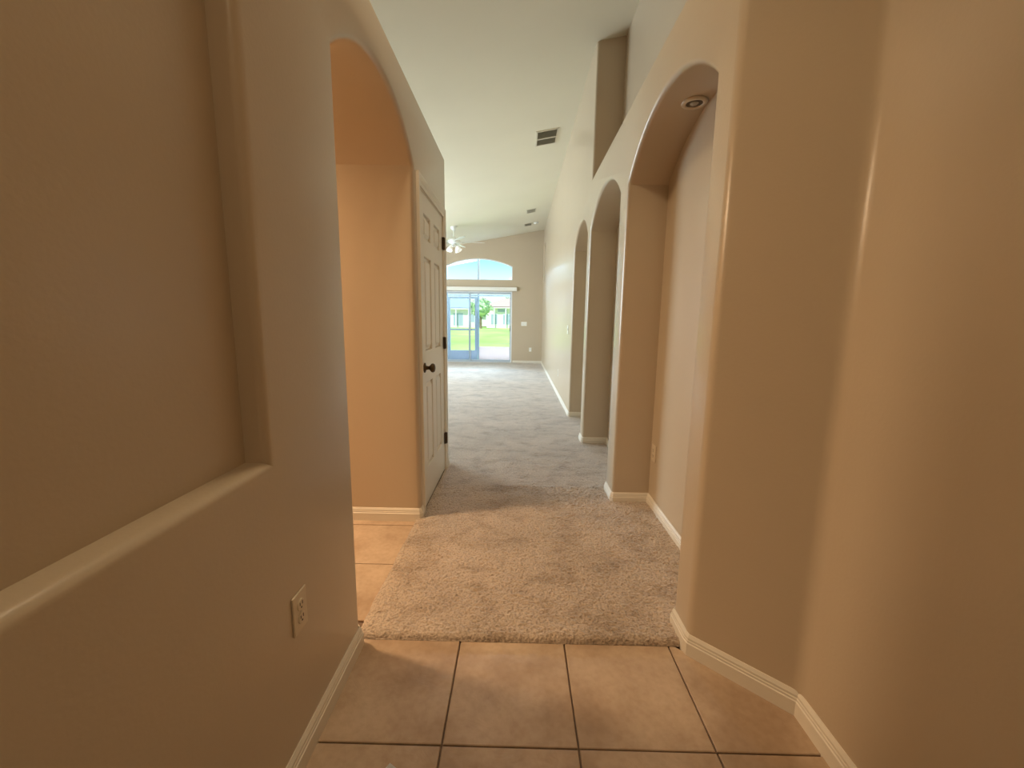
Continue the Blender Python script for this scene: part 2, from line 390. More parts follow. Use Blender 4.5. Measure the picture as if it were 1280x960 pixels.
# ------------------------------------------------------------------ baseboards
BP = [(0, -0.01), (0.014, -0.01), (0.014, 0.050), (0.011, 0.053), (0.011, 0.060), (0.009, 0.063), (0.009, 0.071), (0.006, 0.077), (0.003, 0.083), (0, 0.083)]
def baseboard(name, path, z0=0):
    bm = bmesh.new(); sweep(bm, path, BP); return link(name, bm, M['trim'], **S)
def jog(a, b):   # wraps around a niche: front a..b
    return [(XR, a), (XB, a), (XB, b), (XR, b)]
c = 0.010
baseboard('baseboard_right', [(0.935, -1.7), (0.935, 1.2), (XR+0.004, 1.447-0.004), (XR, 1.46), (XR, N1[0]-c), (XR+c, N1[0]), (XB, N1[0]), (XB, N1[1]), (XR+c, N1[1]), (XR, N1[1]+c),
          (XR, N2[0]-c), (XR+c, N2[0]), (XB, N2[0]), (XB, N2[1]), (XR+c, N2[1]), (XR, N2[1]+c), (XR, N3[0]-c), (XR+c, N3[0]), (XB, N3[0]), (XB, N3[1]), (XR+c, N3[1]), (XR, N3[1]+c), (XR, YF), (-0.17, YF)])
baseboard('baseboard_left', [(-1.22, P0), (XL-c, P0), (XL, P0-c), (XL, -1.7)])
baseboard('baseboard_closet', [(XL, D0-0.060), (XL, P1+c), (XL-c, P1), (-4.4, P1)])
baseboard('baseboard_closet_end', [(-4.0, CL1), (XL-c, CL1), (XL, CL1-c), (XL, D1+0.060)])
baseboard('baseboard_far', [(WX0-0.02, YF), (-5.05, YF)])

# ------------------------------------------------------------------ tiles: pieces of the floor
floor = bpy.data.objects['floor']
T = 0.4125; G = 0.0028
def tile(pts2):
    if len(pts2) < 3: return
    cx = sum(p[0] for p in pts2)/len(pts2); cy_ = sum(p[1] for p in pts2)/len(pts2)
    bm = bmesh.new(); dz = random.uniform(-0.0006, 0.0006)
    lo = [bm.verts.new((x-cx, y-cy_, -0.0098)) for x, y in pts2]; mid = [bm.verts.new((x-cx, y-cy_, -0.0018+dz)) for x, y in pts2]
    k = 0.0025
    def inset(x, y):
        v = Vector((cx-x, cy_-y)); l = v.length or 1; v = v*(min(k*1.4, l*0.3)/l); return (x+v.x-cx, y+v.y-cy_, dz)
    hi = [bm.verts.new(inset(x, y)) for x, y in pts2]; n = len(pts2)
    bm.faces.new(hi)
    for i in range(n):
        j = (i+1) % n; bm.faces.new((lo[i], lo[j], mid[j], mid[i])); bm.faces.new((mid[i], mid[j], hi[j], hi[i]))
    bmesh.ops.recalc_face_normals(bm, faces=bm.faces[:])
    o = link('tile', bm, M['tile'], floor); o.location = (cx, cy_, 0)
X0 = -0.213
def rect(x0, y0, x1, y1): return [(x0, y0), (x1, y0), (x1, y1), (x0, y1)]
for i in range(-1, 3):
    for j in range(-7, 1):
        x0, y0 = X0+i*T, 1.068+j*T
        r_ = rect(x0+G, y0+G, x0+T-G, y0+T-G)
        r_ = clip_poly(r_, (1, 0), 0.931); r_ = clip_poly(r_, (-1, 0), -XL-0.002) if r_ else r_
        if r_: r_ = clip_poly(r_, (0, -1), 1.695)
        nn = Vector((-d1.y, d1.x)); 
        if nn.x < 0: nn = -nn
        if r_: r_ = clip_poly(r_, (nn.x, nn.y), nn.dot(A)-0.003)
        if r_: tile(r_)
for i in range(-9, 1):
    for j in range(-6, 2):
        x0, y0 = -1.035+i*T, 1.990+j*T
        r_ = rect(x0+G, y0+G, x0+T-G+(0.03 if i == 0 else 0), y0+T-G)
        r_ = clip_poly(r_, (1, 0), -0.605) if j >= -1 else clip_poly(r_, (1, 0), -1.222)
        if r_: r_ = clip_poly(r_, (-1, 0), 4.395)
        if r_: r_ = clip_poly(r_, (0, 1), P1-0.002)
        if r_ and j == -1:
            r2 = clip_poly([p for p in r_], (0, -1), -(P0+0.002)); 
            r_ = r2 if x0+T > -1.22 else r_
        if r_: r_ = clip_poly(r_, (0, -1), 0.255)
        if r_: tile(r_)

# ------------------------------------------------------------------ carpet
def carpet():
    bm = bmesh.new()
    y0, xl, xr = 1.476, -0.634, XB-0.014
    def grid(xa, xb, ya, yb, st, amp, edge_front=False, edge_left=False, stx=None):
        nx = max(1, round((xb-xa)/(stx or st))); ny = max(1, round((yb-ya)/st)); vs = []
        for j in range(ny+1):
            row = []
            for i in range(nx+1):
                x = xa+(xb-xa)*i/nx; y = ya+(yb-ya)*j/ny; z = 0.021
                ef = y-ya if edge_front else 9; el = x-xa if (edge_left and y < P1+0.04) else 9
                e = min(ef, el); 
                if e < 0.04:
                    t = 1-e/0.04; z = 0.021*math.sqrt(max(0.0, 1-t**2.6))
                q = Vector((x*60, y*60, 0)); 
                a = amp*(0.2+0.8*min(1, max(0, e)/0.02))
                z += a*noise.noise(q) + a*0.8*noise.noise(q*2.3) + 0.0025*noise.noise(Vector((x*9, y*9, 3)))*min(1, max(0, e)/0.05)
                dx = 0.0045*noise.noise(Vector((x*45, y*45, 9))) if e < 0.03 else 0
                xx, yy = x, y
                if ef < 0.03: yy += 0.4*dx+0.004*noise.noise(Vector((x*14, 0, 5)))
                if el < 0.03: xx += dx + 0.012*noise.noise(Vector((y*5, 2, 5)))
                row.append(bm.verts.new((xx, yy, z)))
            vs.append(row)
        for j in range(ny):
            for i in range(nx):
                q = (vs[j][i], vs[j][i+1], vs[j+1][i+1], vs[j+1][i])
                mx_ = sum(v.co.x for v in q)/4; my_ = sum(v.co.y for v in q)/4
                if mx_ > XR and not any(n_[0] < my_ < n_[1] for n_ in (N1, N2, N3)): continue
                if mx_ < XL and P1 < my_ < CL1: continue
                bm.faces.new(q)
        return vs
    grid(xl, xr, y0, 3.0, 0.0068, 0.0062, True, True)
    grid(xl, xr, 3.0, 6.0, 0.018, 0.0055)
    grid(xl, xr, 6.0, YF-0.002, 0.05, 0.004)
    grid(-5.04, xl, 3.505, YF-0.002, 0.06, 0.004)
    # skirts so the pile has a thickness at its cut edges
    box(bm, (xl+0.012, y0+0.012, -0.008), (XR-0.02, P1-0.02, 0.0035)); box(bm, (XL+0.02, P1-0.02, -0.008), (XR-0.02, 3.0, 0.0035))
    box(bm, (xl-0.0, y0+0.002, -0.0005), (xl+0.06, P1-0.02, 0.0015)); box(bm, (xl+0.01, y0-0.0005, -0.0005), (XR-0.012, y0+0.05, 0.002))
    loose = [v for v in bm.verts if not v.link_faces]; bmesh.ops.delete(bm, geom=loose, context='VERTS')
    o = link('carpet', bm, M['carpet'], smooth=True)
    o['label'] = 'beige cut-pile carpet running from the tiles down the hall to the patio door'; o['category'] = 'carpet'; o['kind'] = 'stuff'
carpet()

# ------------------------------------------------------------------ closet door (six panels)
def closet_door():
    d = empty('door_1', (XL, (D0+D1)/2, 0), kind='structure', label='white six-panel closet door with bronze knob on the left wall')
    off = Vector(d.location)
    def loc(bm): bmesh.ops.translate(bm, verts=bm.verts[:], vec=-off); return bm
    # slab: raised stiles/rails with recessed moulded panels, face towards +x
    y0, y1, z0, z1 = D0+0.008, D1-0.008, 0.022, DZ-0.008
    XF = XL-0.002
    W = y1-y0; st = 0.115; ms = 0.105; pw = (W-2*st-ms)/2
    rows = [(0.265, 0.855), (1.055, 1.665), (1.765, 1.925)]
    bm = bmesh.new(); box(bm, (XF-0.036, y0, z0), (XF-0.016, y1, z1))
    zs = [z0] + [v for r_ in rows for v in r_] + [z1]
    ys = [y0, y0+st, y0+st+pw, y0+st+pw+ms, y1-st, y1]
    # rails
    for a, b in ((z0, rows[0][0]), (rows[0][1], rows[1][0]), (rows[1][1], rows[2][0]), (rows[2][1], z1)): box(bm, (XF-0.016, y0, a), (XF, y1, b))
    for (a, b) in rows:
        for u, v in ((ys[0], ys[1]), (ys[2], ys[3]), (ys[4], ys[5])): box(bm, (XF-0.016, u, a), (XF, v, b))
    slab = link('slab', loc(bm), M['door'], d)
    for (a, b) in rows:
        for u, v in ((ys[1], ys[2]), (ys[3], ys[4])):
            bm = bmesh.new()
            def ring(ins, x): return [bm.verts.new((x, yy, zz)) for yy, zz in ((u+ins, a+ins), (v-ins, a+ins), (v-ins, b-ins), (u+ins, b-ins))]
            rs = [ring(0, XF), ring(0.005, XF-0.002), ring(0.010, XF-0.0145), ring(0.020, XF-0.0150), ring(0.040, XF-0.002), ring(0.044, XF-0.0015)]
            for p, q in zip(rs, rs[1:]):
                for k in range(4): bm.faces.new((p[k], p[(k+1) % 4], q[(k+1) % 4], q[k]))
            bm.faces.new(rs[-1]); bmesh.ops.recalc_face_normals(bm, faces=bm.faces[:])
            link('panel', loc(bm), M['door'], d)
    # casing with stepped profile, mitred
    cw = 0.062
    prof = [(0, 0), (0, 0.008), (0.010, 0.011), (0.018, 0.011), (0.028, 0.015), (0.050, 0.018), (0.060, 0.018), (0.062, 0.014), (0.062, 0)]
    bm = bmesh.new(); rings = []
    for (yy, zz, sy, sz) in ((D0, 0.0, -1, 0), (D0, DZ, -1, 1), (D1, DZ, 1, 1), (D1, 0.0, 1, 0)):
        rings.append([bm.verts.new((XL+h, yy+sy*o_, zz+sz*o_)) for o_, h in prof])
    for p, q in zip(rings, rings[1:]):
        for k in range(len(prof)): bm.faces.new((p[k], p[(k+1) % len(prof)], q[(k+1) % len(prof)], q[k]))
    bm.faces.new(rings[0]); bm.faces.new(rings[-1][::-1]); bmesh.ops.recalc_face_normals(bm, faces=bm.faces[:])
    link('casing', loc(bm), M['trim'], d)
    bm = bmesh.new(); box(bm, (XL-0.10, D0, 0), (XL, D0+0.006, DZ)); box(bm, (XL-0.10, D1-0.006, 0), (XL, D1, DZ)); box(bm, (XL-0.10, D0, DZ-0.006), (XL, D1, DZ))
    link('jamb', loc(bm), M['trim'], d)
    # knob
    bm = bmesh.new(); m = Matrix.Translation((XF, D0+0.075, 0.955)) @ Matrix.Rotation(PI/2, 4, 'Y')
    lathe(bm, [(0.0, 0), (0.032, 0.0), (0.032, 0.006), (0.014, 0.012), (0.011, 0.03), (0.018, 0.038), (0.028, 0.046), (0.030, 0.056), (0.024, 0.066), (0.010, 0.070), (0.0, 0.070)], 24, m)
    k = link('knob', loc(bm), M['bronze'], d, smooth=True); k['label'] = 'dark bronze round door knob'
    for z in (1.845, 1.078, 0.288):
        bm = bmesh.new(); box(bm, (XL-0.001, D1-0.028, z-0.045), (XL+0.002, D1-0.008, z+0.045)); box(bm, (XL+0.008, D1-0.004, z-0.045), (XL+0.0205, D1+0.012, z+0.045))
        tube(bm, (XL+0.008, D1-0.007, z-0.048), (XL+0.008, D1-0.007, z+0.048), 0.007, 10)
        h = link('hinge', loc(bm), M['bronze'], d); h['label'] = 'dark bronze butt hinge'
closet_door()

# ------------------------------------------------------------------ patio slider, transom and headrail
def slider():
    d = empty('door_2', (WM, YF+0.05, 0), kind='structure', label='white aluminium sliding glass patio door in the far wall')
    off = Vector(d.location)
    def loc(bm): bmesh.ops.translate(bm, verts=bm.verts[:], vec=-off); return bm
    y0 = YF+0.03
    bm = bmesh.new(); w = 0.035
    box(bm, (WX0, y0, 0), (WX0+w, y0+0.11, 2.06)); box(bm, (WX1-w, y0, 0), (WX1, y0+0.11, 2.06)); box(bm, (WX0+w, y0, 2.03), (WX1-w, y0+0.11, 2.06)); box(bm, (WX0+w, y0, -0.009), (WX1-w, y0+0.11, 0.03))
    link('outer_frame', loc(bm), M['alu'], d)
    for k, (a, b, yy) in enumerate(((WX0+w, -1.40, y0+0.015), (-1.46, WX1-w, y0+0.062))):
        bm = bmesh.new(); s = 0.035
        mx = s*0.8
        box(bm, (a, yy, 0.03), (a+mx, yy+0.03, 2.03)); box(bm, (b-mx, yy, 0.03), (b, yy+0.03, 2.03)); box(bm, (a+mx, yy, 0.03), (b-mx, yy+0.03, 0.03+0.06)); box(bm, (a+mx, yy, 1.99), (b-mx, yy+0.03, 2.03))
        s_ = link('sash', loc(bm), M['alu_s'], d)
        bm = bmesh.new(); box(bm, (a+mx, yy+0.012, 0.09), (b-mx, yy+0.018, 1.99)); bmesh.ops.translate(bm, verts=bm.verts[:], vec=-off)
        link('pane', bm, M['glass'], s_)
    bm = bmesh.new(); box(bm, (WX1-w-0.03, y0-0.0, 0.93), (WX1-w-0.008, y0+0.03, 1.10), 0.003)
    link('handle', loc(bm), M['alu_dark'], d)
M['alu_s'] = mat('sash_grey', (0.42, 0.47, 0.52), 0.4)
slider()
def transom():
    d = empty('window_1', (WM, YF+0.08, 2.372), kind='structure', label='arched transom window above the patio door')
    off = Vector(d.location)
    def loc(bm): bmesh.ops.translate(bm, verts=bm.verts[:], vec=-off); return bm
    bm = bmesh.new(); w = 0.022
    outer = [(WX0, 2.372)] + ar + [(WX1, 2.372)]
    inner = [(WX0+w, 2.372+w)] + [(x+(w if x < WM-0.9 else (-w if x > WM+0.9 else 0)), z-w) for x, z in ar] + [(WX1-w, 2.372+w)]
    n = len(outer); ya, yb = YF+0.06, YF+0.10
    o0 = [bm.verts.new((x, ya, z)) for x, z in outer]; i0 = [bm.verts.new((x, ya, z)) for x, z in inner]
    o1 = [bm.verts.new((x, yb, z)) for x, z in outer]; i1 = [bm.verts.new((x, yb, z)) for x, z in inner]
    for k in range(n):
        j = (k+1) % n
        for q in ((o0[k], o0[j], i0[j], i0[k]), (i1[k], i1[j], o1[j], o1[k]), (i0[k], i0[j], i1[j], i1[k]), (o1[k], o1[j], o0[j], o0[k])): bm.faces.new(q)
    bmesh.ops.recalc_face_normals(bm, faces=bm.faces[:])
    link('window_frame', loc(bm), M['alu'], d)
    link('mullion', loc(boxbm((WM-0.017, ya, 2.372+w), (WM+0.017, yb, 2.972-w))), M['alu_s'], d)
    bm = bmesh.new(); extrude_poly(bm, inner, fy, YF+0.078, YF+0.083); bmesh.ops.recalc_face_normals(bm, faces=bm.faces[:])
    link('pane', loc(bm), M['glass'], d)
transom()
def headrail():
    o = empty('blind_headrail', (WM, YF, 2.07), label='long white vertical-blind headrail above the sliding patio door', category='blind')
    bm = boxbm((-1.10, -0.10, 0.0), (1.10, -0.085, 0.105), 0.003); link('valance', bm, M['plastic_white'], o)
    bm = bmesh.new(); box(bm, (-1.10, -0.085, 0.0), (-1.085, 0, 0.105)); box(bm, (1.085, -0.085, 0.0), (1.10, 0, 0.105)); bm.free()
    for s_ in (-1.10, 1.085): link('end_return', boxbm((s_, -0.085, 0.0), (s_+0.015, 0, 0.105)), M['plastic_white'], o)
    bm = boxbm((-1.06, -0.06, 0.055), (1.06, -0.0, 0.10)); link('track', bm, M['alu'], o)
headrail()

# ------------------------------------------------------------------ small wall fittings.  Local frame: face along +Y', width X', height Z
def wall_plate(name, loc, rotz, label, cat, kind='outlet', gang=1, mat_=None, group=None):
    o = empty(name, loc, (0, 0, rotz), label=label, category=cat)
    if group: o['group'] = group
    mm = mat_ or M['plastic']; w = 0.035+0.023*(gang-1)
    bm = boxbm((-w, 0, -0.0575), (w, 0.006, 0.0575), 0.0022); link('plate', bm, mm, o)
    for g in range(gang):
        cx = (g-(gang-1)/2)*0.046
        if kind == 'outlet':
            for s in (-1, 1):
                bm = bmesh.new(); m = Matrix.Translation((cx, 0.006, s*0.0195)) @ Matrix.Rotation(-PI/2, 4, 'X')
                lathe(bm, [(0.0165, -0.001), (0.0165, 0.002), (0.0150, 0.0028), (0, 0.0028)], 20, m)
                rc = link('receptacle', bm, mm, o)
                bm = bmesh.new()
                box(bm, (cx-0.0075, 0.0088, s*0.0195-0.001), (cx-0.0050, 0.0094, s*0.0195+0.0085)); box(bm, (cx+0.0050, 0.0088, s*0.0195), (cx+0.0075, 0.0094, s*0.0195+0.0085))
                m2 = Matrix.Translation((cx, 0.0087, s*0.0195-0.0075)) @ Matrix.Rotation(-PI/2, 4, 'X'); lathe(bm, [(0.0028, 0), (0.0028, 0.0007)], 10, m2)
                link('slots', bm, M['dark'], rc)
            bm = bmesh.new(); lathe(bm, [(0.003, 0), (0.003, 0.001)], 10, Matrix.Translation((cx, 0.006, 0)) @ Matrix.Rotation(-PI/2, 4, 'X')); link('screw', bm, M['steel'], o)
        else:
            bm = boxbm((cx-0.005, 0.0055, -0.012), (cx+0.005, 0.0065, 0.012)); link('toggle_slot', bm, M['dark'], o)
            bm = boxbm((cx-0.004, 0.0060, -0.002), (cx+0.004, 0.0150, 0.009), 0.001); link('toggle', bm, mm, o)
            for s in (-1, 1):
                bm = bmesh.new(); lathe(bm, [(0.003, 0), (0.003, 0.001)], 10, Matrix.Translation((cx, 0.006, s*0.042)) @ Matrix.Rotation(-PI/2, 4, 'X')); link('screw', bm, M['steel'], o)
    return o
# normals: +x -> rotz=-90deg, -x -> +90, -y -> 180
wall_plate('wall_outlet', (XL, 1.040, 0.459), -PI/2, 'almond duplex outlet low on the left wall near the arched passage', 'outlet')
wall_plate('wall_outlet', (XB, 2.705, 0.395), PI/2, 'small outlet on the back of the nearest arched niche', 'outlet')
wall_plate('light_switch', (XR, 5.72, 1.145), PI/2, 'double light switch plate beside the farthest arched niche', 'light switch', 'switch', 2, M['plastic_white'])
wall_plate('wall_outlet', (XR, 6.9, 0.40), PI/2, 'outlet low on the long right wall past the niches', 'outlet', mat_=M['plastic_white'])
wall_plate('light_switch', (0.150, YF, 1.15), PI, 'wide white switch plate on the far wall beside the patio door', 'light switch', 'switch', 3, M['plastic_white'])
wall_plate('wall_outlet', (0.345, YF, 0.41), PI, 'white outlet low on the far wall near the corner', 'outlet', mat_=M['plastic_white'])

# recessed light in the crown of the first niche
def downlight():
    x, y = 0.856, 2.27; z = ZA-0.006
    o = empty('recessed_light', (x, y, z), label='small round recessed light in the crown of the nearest niche', category='light')
    bm = bmesh.new(); seg = 28
    lathe(bm, [(0.040, 0.0), (0.040, -0.004), (0.046, -0.008), (0.058, -0.006), (0.062, -0.001), (0.062, 0.004)], seg, cap=False)
    link('trim_ring', bm, M['plastic'], o, smooth=True)
    bm = bmesh.new(); lathe(bm, [(0.0, -0.0025), (0.040, -0.0025)], seg, cap=False); link('baffle', bm, mat('baffle_grey', (0.10, 0.075, 0.05), 0.4), o)
    bm = bmesh.new(); lathe(bm, [(0.0, -0.010), (0.012, -0.009), (0.021, -0.0035), (0.021, -0.0028)], 20); link('bulb', bm, mat('bulb_glass', (0.45, 0.42, 0.36), 0.2), o, smooth=True)
downlight()

# ------------------------------------------------------------------ ceiling vents
CT = math.atan(0.18)
def vent(name, x, y, w, l, label, cat, slats=6, group=None):
    o = empty(name, (x, y, zc(x)), (0, -CT, 0), label=label, category=cat)
    fr = 0.022
    bm = bmesh.new(); a, b = w/2, l/2
    box(bm, (-a, -b, -0.008), (-a+fr, b, 0)); box(bm, (a-fr, -b, -0.008), (a, b, 0)); box(bm, (-a+fr, -b, -0.008), (a-fr, -b+fr, 0)); box(bm, (-a+fr, b-fr, -0.008), (a-fr, b, 0))
    link('frame', bm, M['vent'], o)
    link('backing', boxbm((-a+fr, -b+fr, -0.002), (a-fr, b-fr, -0.0005)), M['vent_dark'], o)
    for k in range(slats):
        yy = -b+fr+(2*b-2*fr)*(k+0.5)/slats
        bm = boxbm((-a+fr, -0.009, -0.0008), (a-fr, 0.009, 0.0008))
        s = link('slat', bm, M['vent'], o); s.location = (0, yy, -0.008); s.rotation_euler = (0.55, 0, 0)
    if slats >= 6: link('divider', boxbm((-a+fr, -0.012, -0.014), (a-fr, 0.012, -0.002)), M['vent'], o)
vent('ceiling_vent', 0.335, 6.04, 0.30, 0.46, 'large ceiling air vent nearest the foyer', 'vent', 20)
vent('ceiling_vent', 0.240, 9.80, 0.22, 0.30, 'small ceiling air vent midway between the large vent and the far wall', 'vent', 8)
vent('ceiling_vent', 0.200, 11.12, 0.20, 0.26, 'small dark ceiling vent closest to the far wall', 'vent', 4)
o = empty('smoke_detector', (0.40, 11.05, zc(0.40)), (0, -CT, 0), label='round white smoke detector on the ceiling near the far wall', category='smoke detector')
bm = bmesh.new(); lathe(bm, [(0.06, 0), (0.06, -0.015), (0.05, -0.03), (0.0, -0.033)], 24); link('housing', bm, M['fan'], o, smooth=True)
bm = bmesh.new(); lathe(bm, [(0.018, -0.030), (0.018, -0.037), (0, -0.038)], 16); link('test_button', bm, M['vent'], o)

# ------------------------------------------------------------------ ceiling fan
def fan():
    x, y = -1.53, 9.98; zt_ = zc(x); zb = 3.03
    o = empty('ceiling_fan', (x, y, zb), label='white ceiling fan with a four-shade light kit in the great room', category='ceiling fan')
    h = zt_-zb
    bm = bmesh.new(); lathe(bm, [(0.0, h-0.085), (0.03, h-0.085), (0.065, h-0.05), (0.075, h-0.01), (0.075, h+0.01)], 24); link('canopy', bm, M['fan'], o, smooth=True)
    bm = bmesh.new(); tube(bm, (0, 0, 0.09), (0, 0, h-0.08), 0.013, 12); link('downrod', bm, M['fan'], o)
    bm = bmesh.new(); lathe(bm, [(0, 0.11), (0.03, 0.105), (0.05, 0.085), (0.11, 0.07), (0.135, 0.04), (0.135, -0.005), (0.11, -0.03), (0.06, -0.045), (0, -0.047)], 28); link('motor_housing', bm, M['fan'], o, smooth=True)
    for k in range(5):
        a = 2*PI*k/5+0.12
        b = bmesh.new(); n = 10; top = []; bot = []
        outl = [(0.20, -0.045), (0.30, -0.062), (0.55, -0.070), (0.66, -0.066), (0.70, -0.04), (0.712, 0), (0.70, 0.04), (0.66, 0.066), (0.55, 0.070), (0.30, 0.062), (0.20, 0.045)]
        extrude_poly(b, outl, lambda u, v, d: (u, v, d), 0, 0.006); bmesh.ops.recalc_face_normals(b, faces=b.faces[:])
        bmesh.ops.transform(b, matrix=Matrix.Rotation(a, 4, 'Z') @ Matrix.Translation((0, 0, -0.005)) @ Matrix.Rotation(0.21, 4, 'X'), verts=b.verts[:])
        bl = link('blade', b, M['fan'], o)
        b = bmesh.new(); box(b, (0.11, -0.012, -0.004), (0.22, 0.012, 0.003)); box(b, (0.20, -0.035, -0.004), (0.26, 0.035, 0.001))
        bmesh.ops.transform(b, matrix=Matrix.Rotation(a, 4, 'Z') @ Matrix.Translation((0, 0, -0.008)) @ Matrix.Rotation(0.21, 4, 'X'), verts=b.verts[:])
        link('blade_iron', b, M['steel'], bl)
    bm = bmesh.new(); lathe(bm, [(0.0, -0.045), (0.045, -0.045), (0.055, -0.065), (0.05, -0.10), (0.02, -0.115), (0.0, -0.117)], 24); link('light_fitter', bm, M['fan'], o, smooth=True)
    for k in range(4):
        a = PI/4+k*PI/2+0.25; dv = Vector((math.cos(a), math.sin(a), 0))
        p = Vector((0, 0, -0.085))+dv*0.045; q = p+dv*0.055+Vector((0, 0, -0.02))
        bm = bmesh.new(); tube(bm, p, q, 0.011, 10); arm = link('arm', bm, M['fan'], o)
        ax = (dv*0.55+Vector((0, 0, -1))).normalized(); m = Matrix.Translation(q) @ ax.to_track_quat('Z', 'Y').to_matrix().to_4x4()
        bm = bmesh.new(); lathe(bm, [(0.018, -0.01), (0.030, 0.012), (0.048, 0.045), (0.058, 0.085), (0.068, 0.115), (0.064, 0.115), (0.050, 0.075), (0.035, 0.03), (0.015, 0.0)], 20, m, cap=False)
        link('glass_shade', bm, M['shade'], arm, smooth=True)
    bm = bmesh.new(); tube(bm, (0.02, 0, -0.11), (0.02, 0, -0.26), 0.0018, 6); lathe(bm, [(0, -0.285), (0.006, -0.28), (0.006, -0.262), (0, -0.258)], 8, Matrix.Translation((0.02, 0, 0)))
    link('pull_chain', bm, M['steel'], o)
fan()

# ------------------------------------------------------------------ lamps outside the frame, added to light the foyer and the side hall
def dome_lamp(name, loc, label, energy, color, size=0.15):
    o = empty(name, loc, label=label, category='ceiling light')
    bm = bmesh.new(); lathe(bm, [(0.15, 0), (0.155, -0.02), (0.14, -0.028)], 28); link('base', bm, M['bronze'], o, smooth=True)
    bm = bmesh.new(); lathe(bm, [(0.138, -0.026), (0.125, -0.06), (0.08, -0.085), (0.0, -0.095)], 28, cap=False); link('diffuser', bm, M['lampwarm'], o, smooth=True)
    l = light(name+'_light', 'AREA', (loc[0], loc[1], loc[2]-0.11), energy, color, size*2); l.data.shape = 'DISK'
    l.parent = o; l.location = (0, 0, -0.11)
    return o
dome_lamp('ceiling_dome_light', (-2.4, 2.0, LT-0.03), 'round dome light on the side hall ceiling beyond the passage', 88, (1.0, 0.70, 0.42))
dome_lamp('foyer_fill_dome', (-0.42, 1.55, zc(-0.42)-0.03), 'added round fill dome on the foyer ceiling above the arched passage', 14, (1.0, 0.78, 0.50))  # fill lamp added out of view to brighten the right entry wall
dome_lamp('entry_fill_dome', (0.1, -0.9, zc(0.1)-0.02), 'added round fill dome on the ceiling behind the camera by the entry wall', 10, (1.0, 0.78, 0.50))  # weak fill added behind the camera for the left niche

# scrap of white paper on the tiles
bm = bmesh.new(); vs = [bm.verts.new(p) for p in ((0, 0, 0), (0.05, -0.03, 0), (0.03, -0.075, 0.004), (-0.03, -0.05, 0.002))]; bm.faces.new(vs)
bmesh.ops.solidify(bm, geom=bm.faces[:], thickness=0.0006)
o = link('paper_scrap', bm, M['paper'], label='tiny white scrap of paper on the tiles at the bottom edge', category='paper'); o.location = (-0.352, 1.012, 0.0015)

# ------------------------------------------------------------------ outside: patio, screen enclosure, lawn, houses, trees
link('ground', boxbm((-90, YF+0.17, -0.4), (90, 160, -0.12)), M['grass'], **S)
link('patio_slab', boxbm((-6, YF+0.16, -0.3), (4, 13.45, -0.03)), M['paver'], **S)
def enclosure():
    y = 13.3
    e = empty('screen_enclosure', (-1.2, y, -0.03), label='aluminium pool-cage frame around the patio outside the glass door', category='screen enclosure')
    off = Vector(e.location)
    def part(name, a, b, m, par=None):
        bm = boxbm(a, b); bmesh.ops.translate(bm, verts=bm.verts[:], vec=-off); return link(name, bm, m, par or e)
    for x in (-4.6, -2.26, -1.278, 0.9): part('post', (x-0.022, y-0.025, -0.03), (x+0.022, y+0.025, 3.3), M['alu_post'])
    part('rail', (-4.6, y-0.024, 1.985), (0.9, y+0.024, 2.025), M['alu_post'])
    part('top_rail', (-4.6, y-0.024, 3.28), (0.9, y+0.024, 3.33), M['alu'])
    part('kick_panel', (-1.254, y-0.012, -0.02), (0.88, y+0.012, 0.40), M['kick'])
    part('kick_panel', (-4.58, y-0.012, -0.02), (-2.285, y+0.012, 0.40), M['kick'])
    bm = bmesh.new(); tube(bm, (-2.9, y-0.7, 2.70), (-1.35, y-0.0, 3.10), 0.05, 4); bmesh.ops.translate(bm, verts=bm.verts[:], vec=-off)
    link('gable_beam', bm, M['cream'], e)
    d = empty('screen_door', (-2.23, y-0.05, -0.02), label='dark framed screen door with a solid kick panel outside the glass door', category='screen door')
    off2 = Vector(d.location)
    def dp(name, a, b, m):
        bm = boxbm(a, b); bmesh.ops.translate(bm, verts=bm.verts[:], vec=-off2); return link(name, bm, m, d)
    x0, x1, ya, yb = -2.23, -1.302, y-0.06, y-0.03
    dp('stile', (x0, ya, -0.02), (x0+0.07, yb, 1.96), M['alu_dk']); dp('stile', (x1-0.085, ya, -0.02), (x1, yb, 1.96), M['alu_dk'])
    dp('top_rail', (x0+0.07, ya, 1.90), (x1-0.085, yb, 1.96), M['alu_dk']); dp('mid_rail', (x0+0.07, ya, 0.915), (x1-0.085, yb, 0.965), M['alu_dk'])
    dp('kick_panel', (x0+0.07, ya+0.008, -0.02), (x1-0.085, yb-0.008, 0.28), M['alu_dk'])
M['alu_post'] = mat('cage_aluminium', (0.16, 0.20, 0.24), 0.5); M['kick'] = mat('kick_tan', (0.48, 0.35, 0.31), 0.6); M['cream'] = mat('beam_cream', (0.85, 0.80, 0.66), 0.6); M['alu_dk'] = mat('door_blue_grey', (0.13, 0.155, 0.19), 0.5)
enclosure()

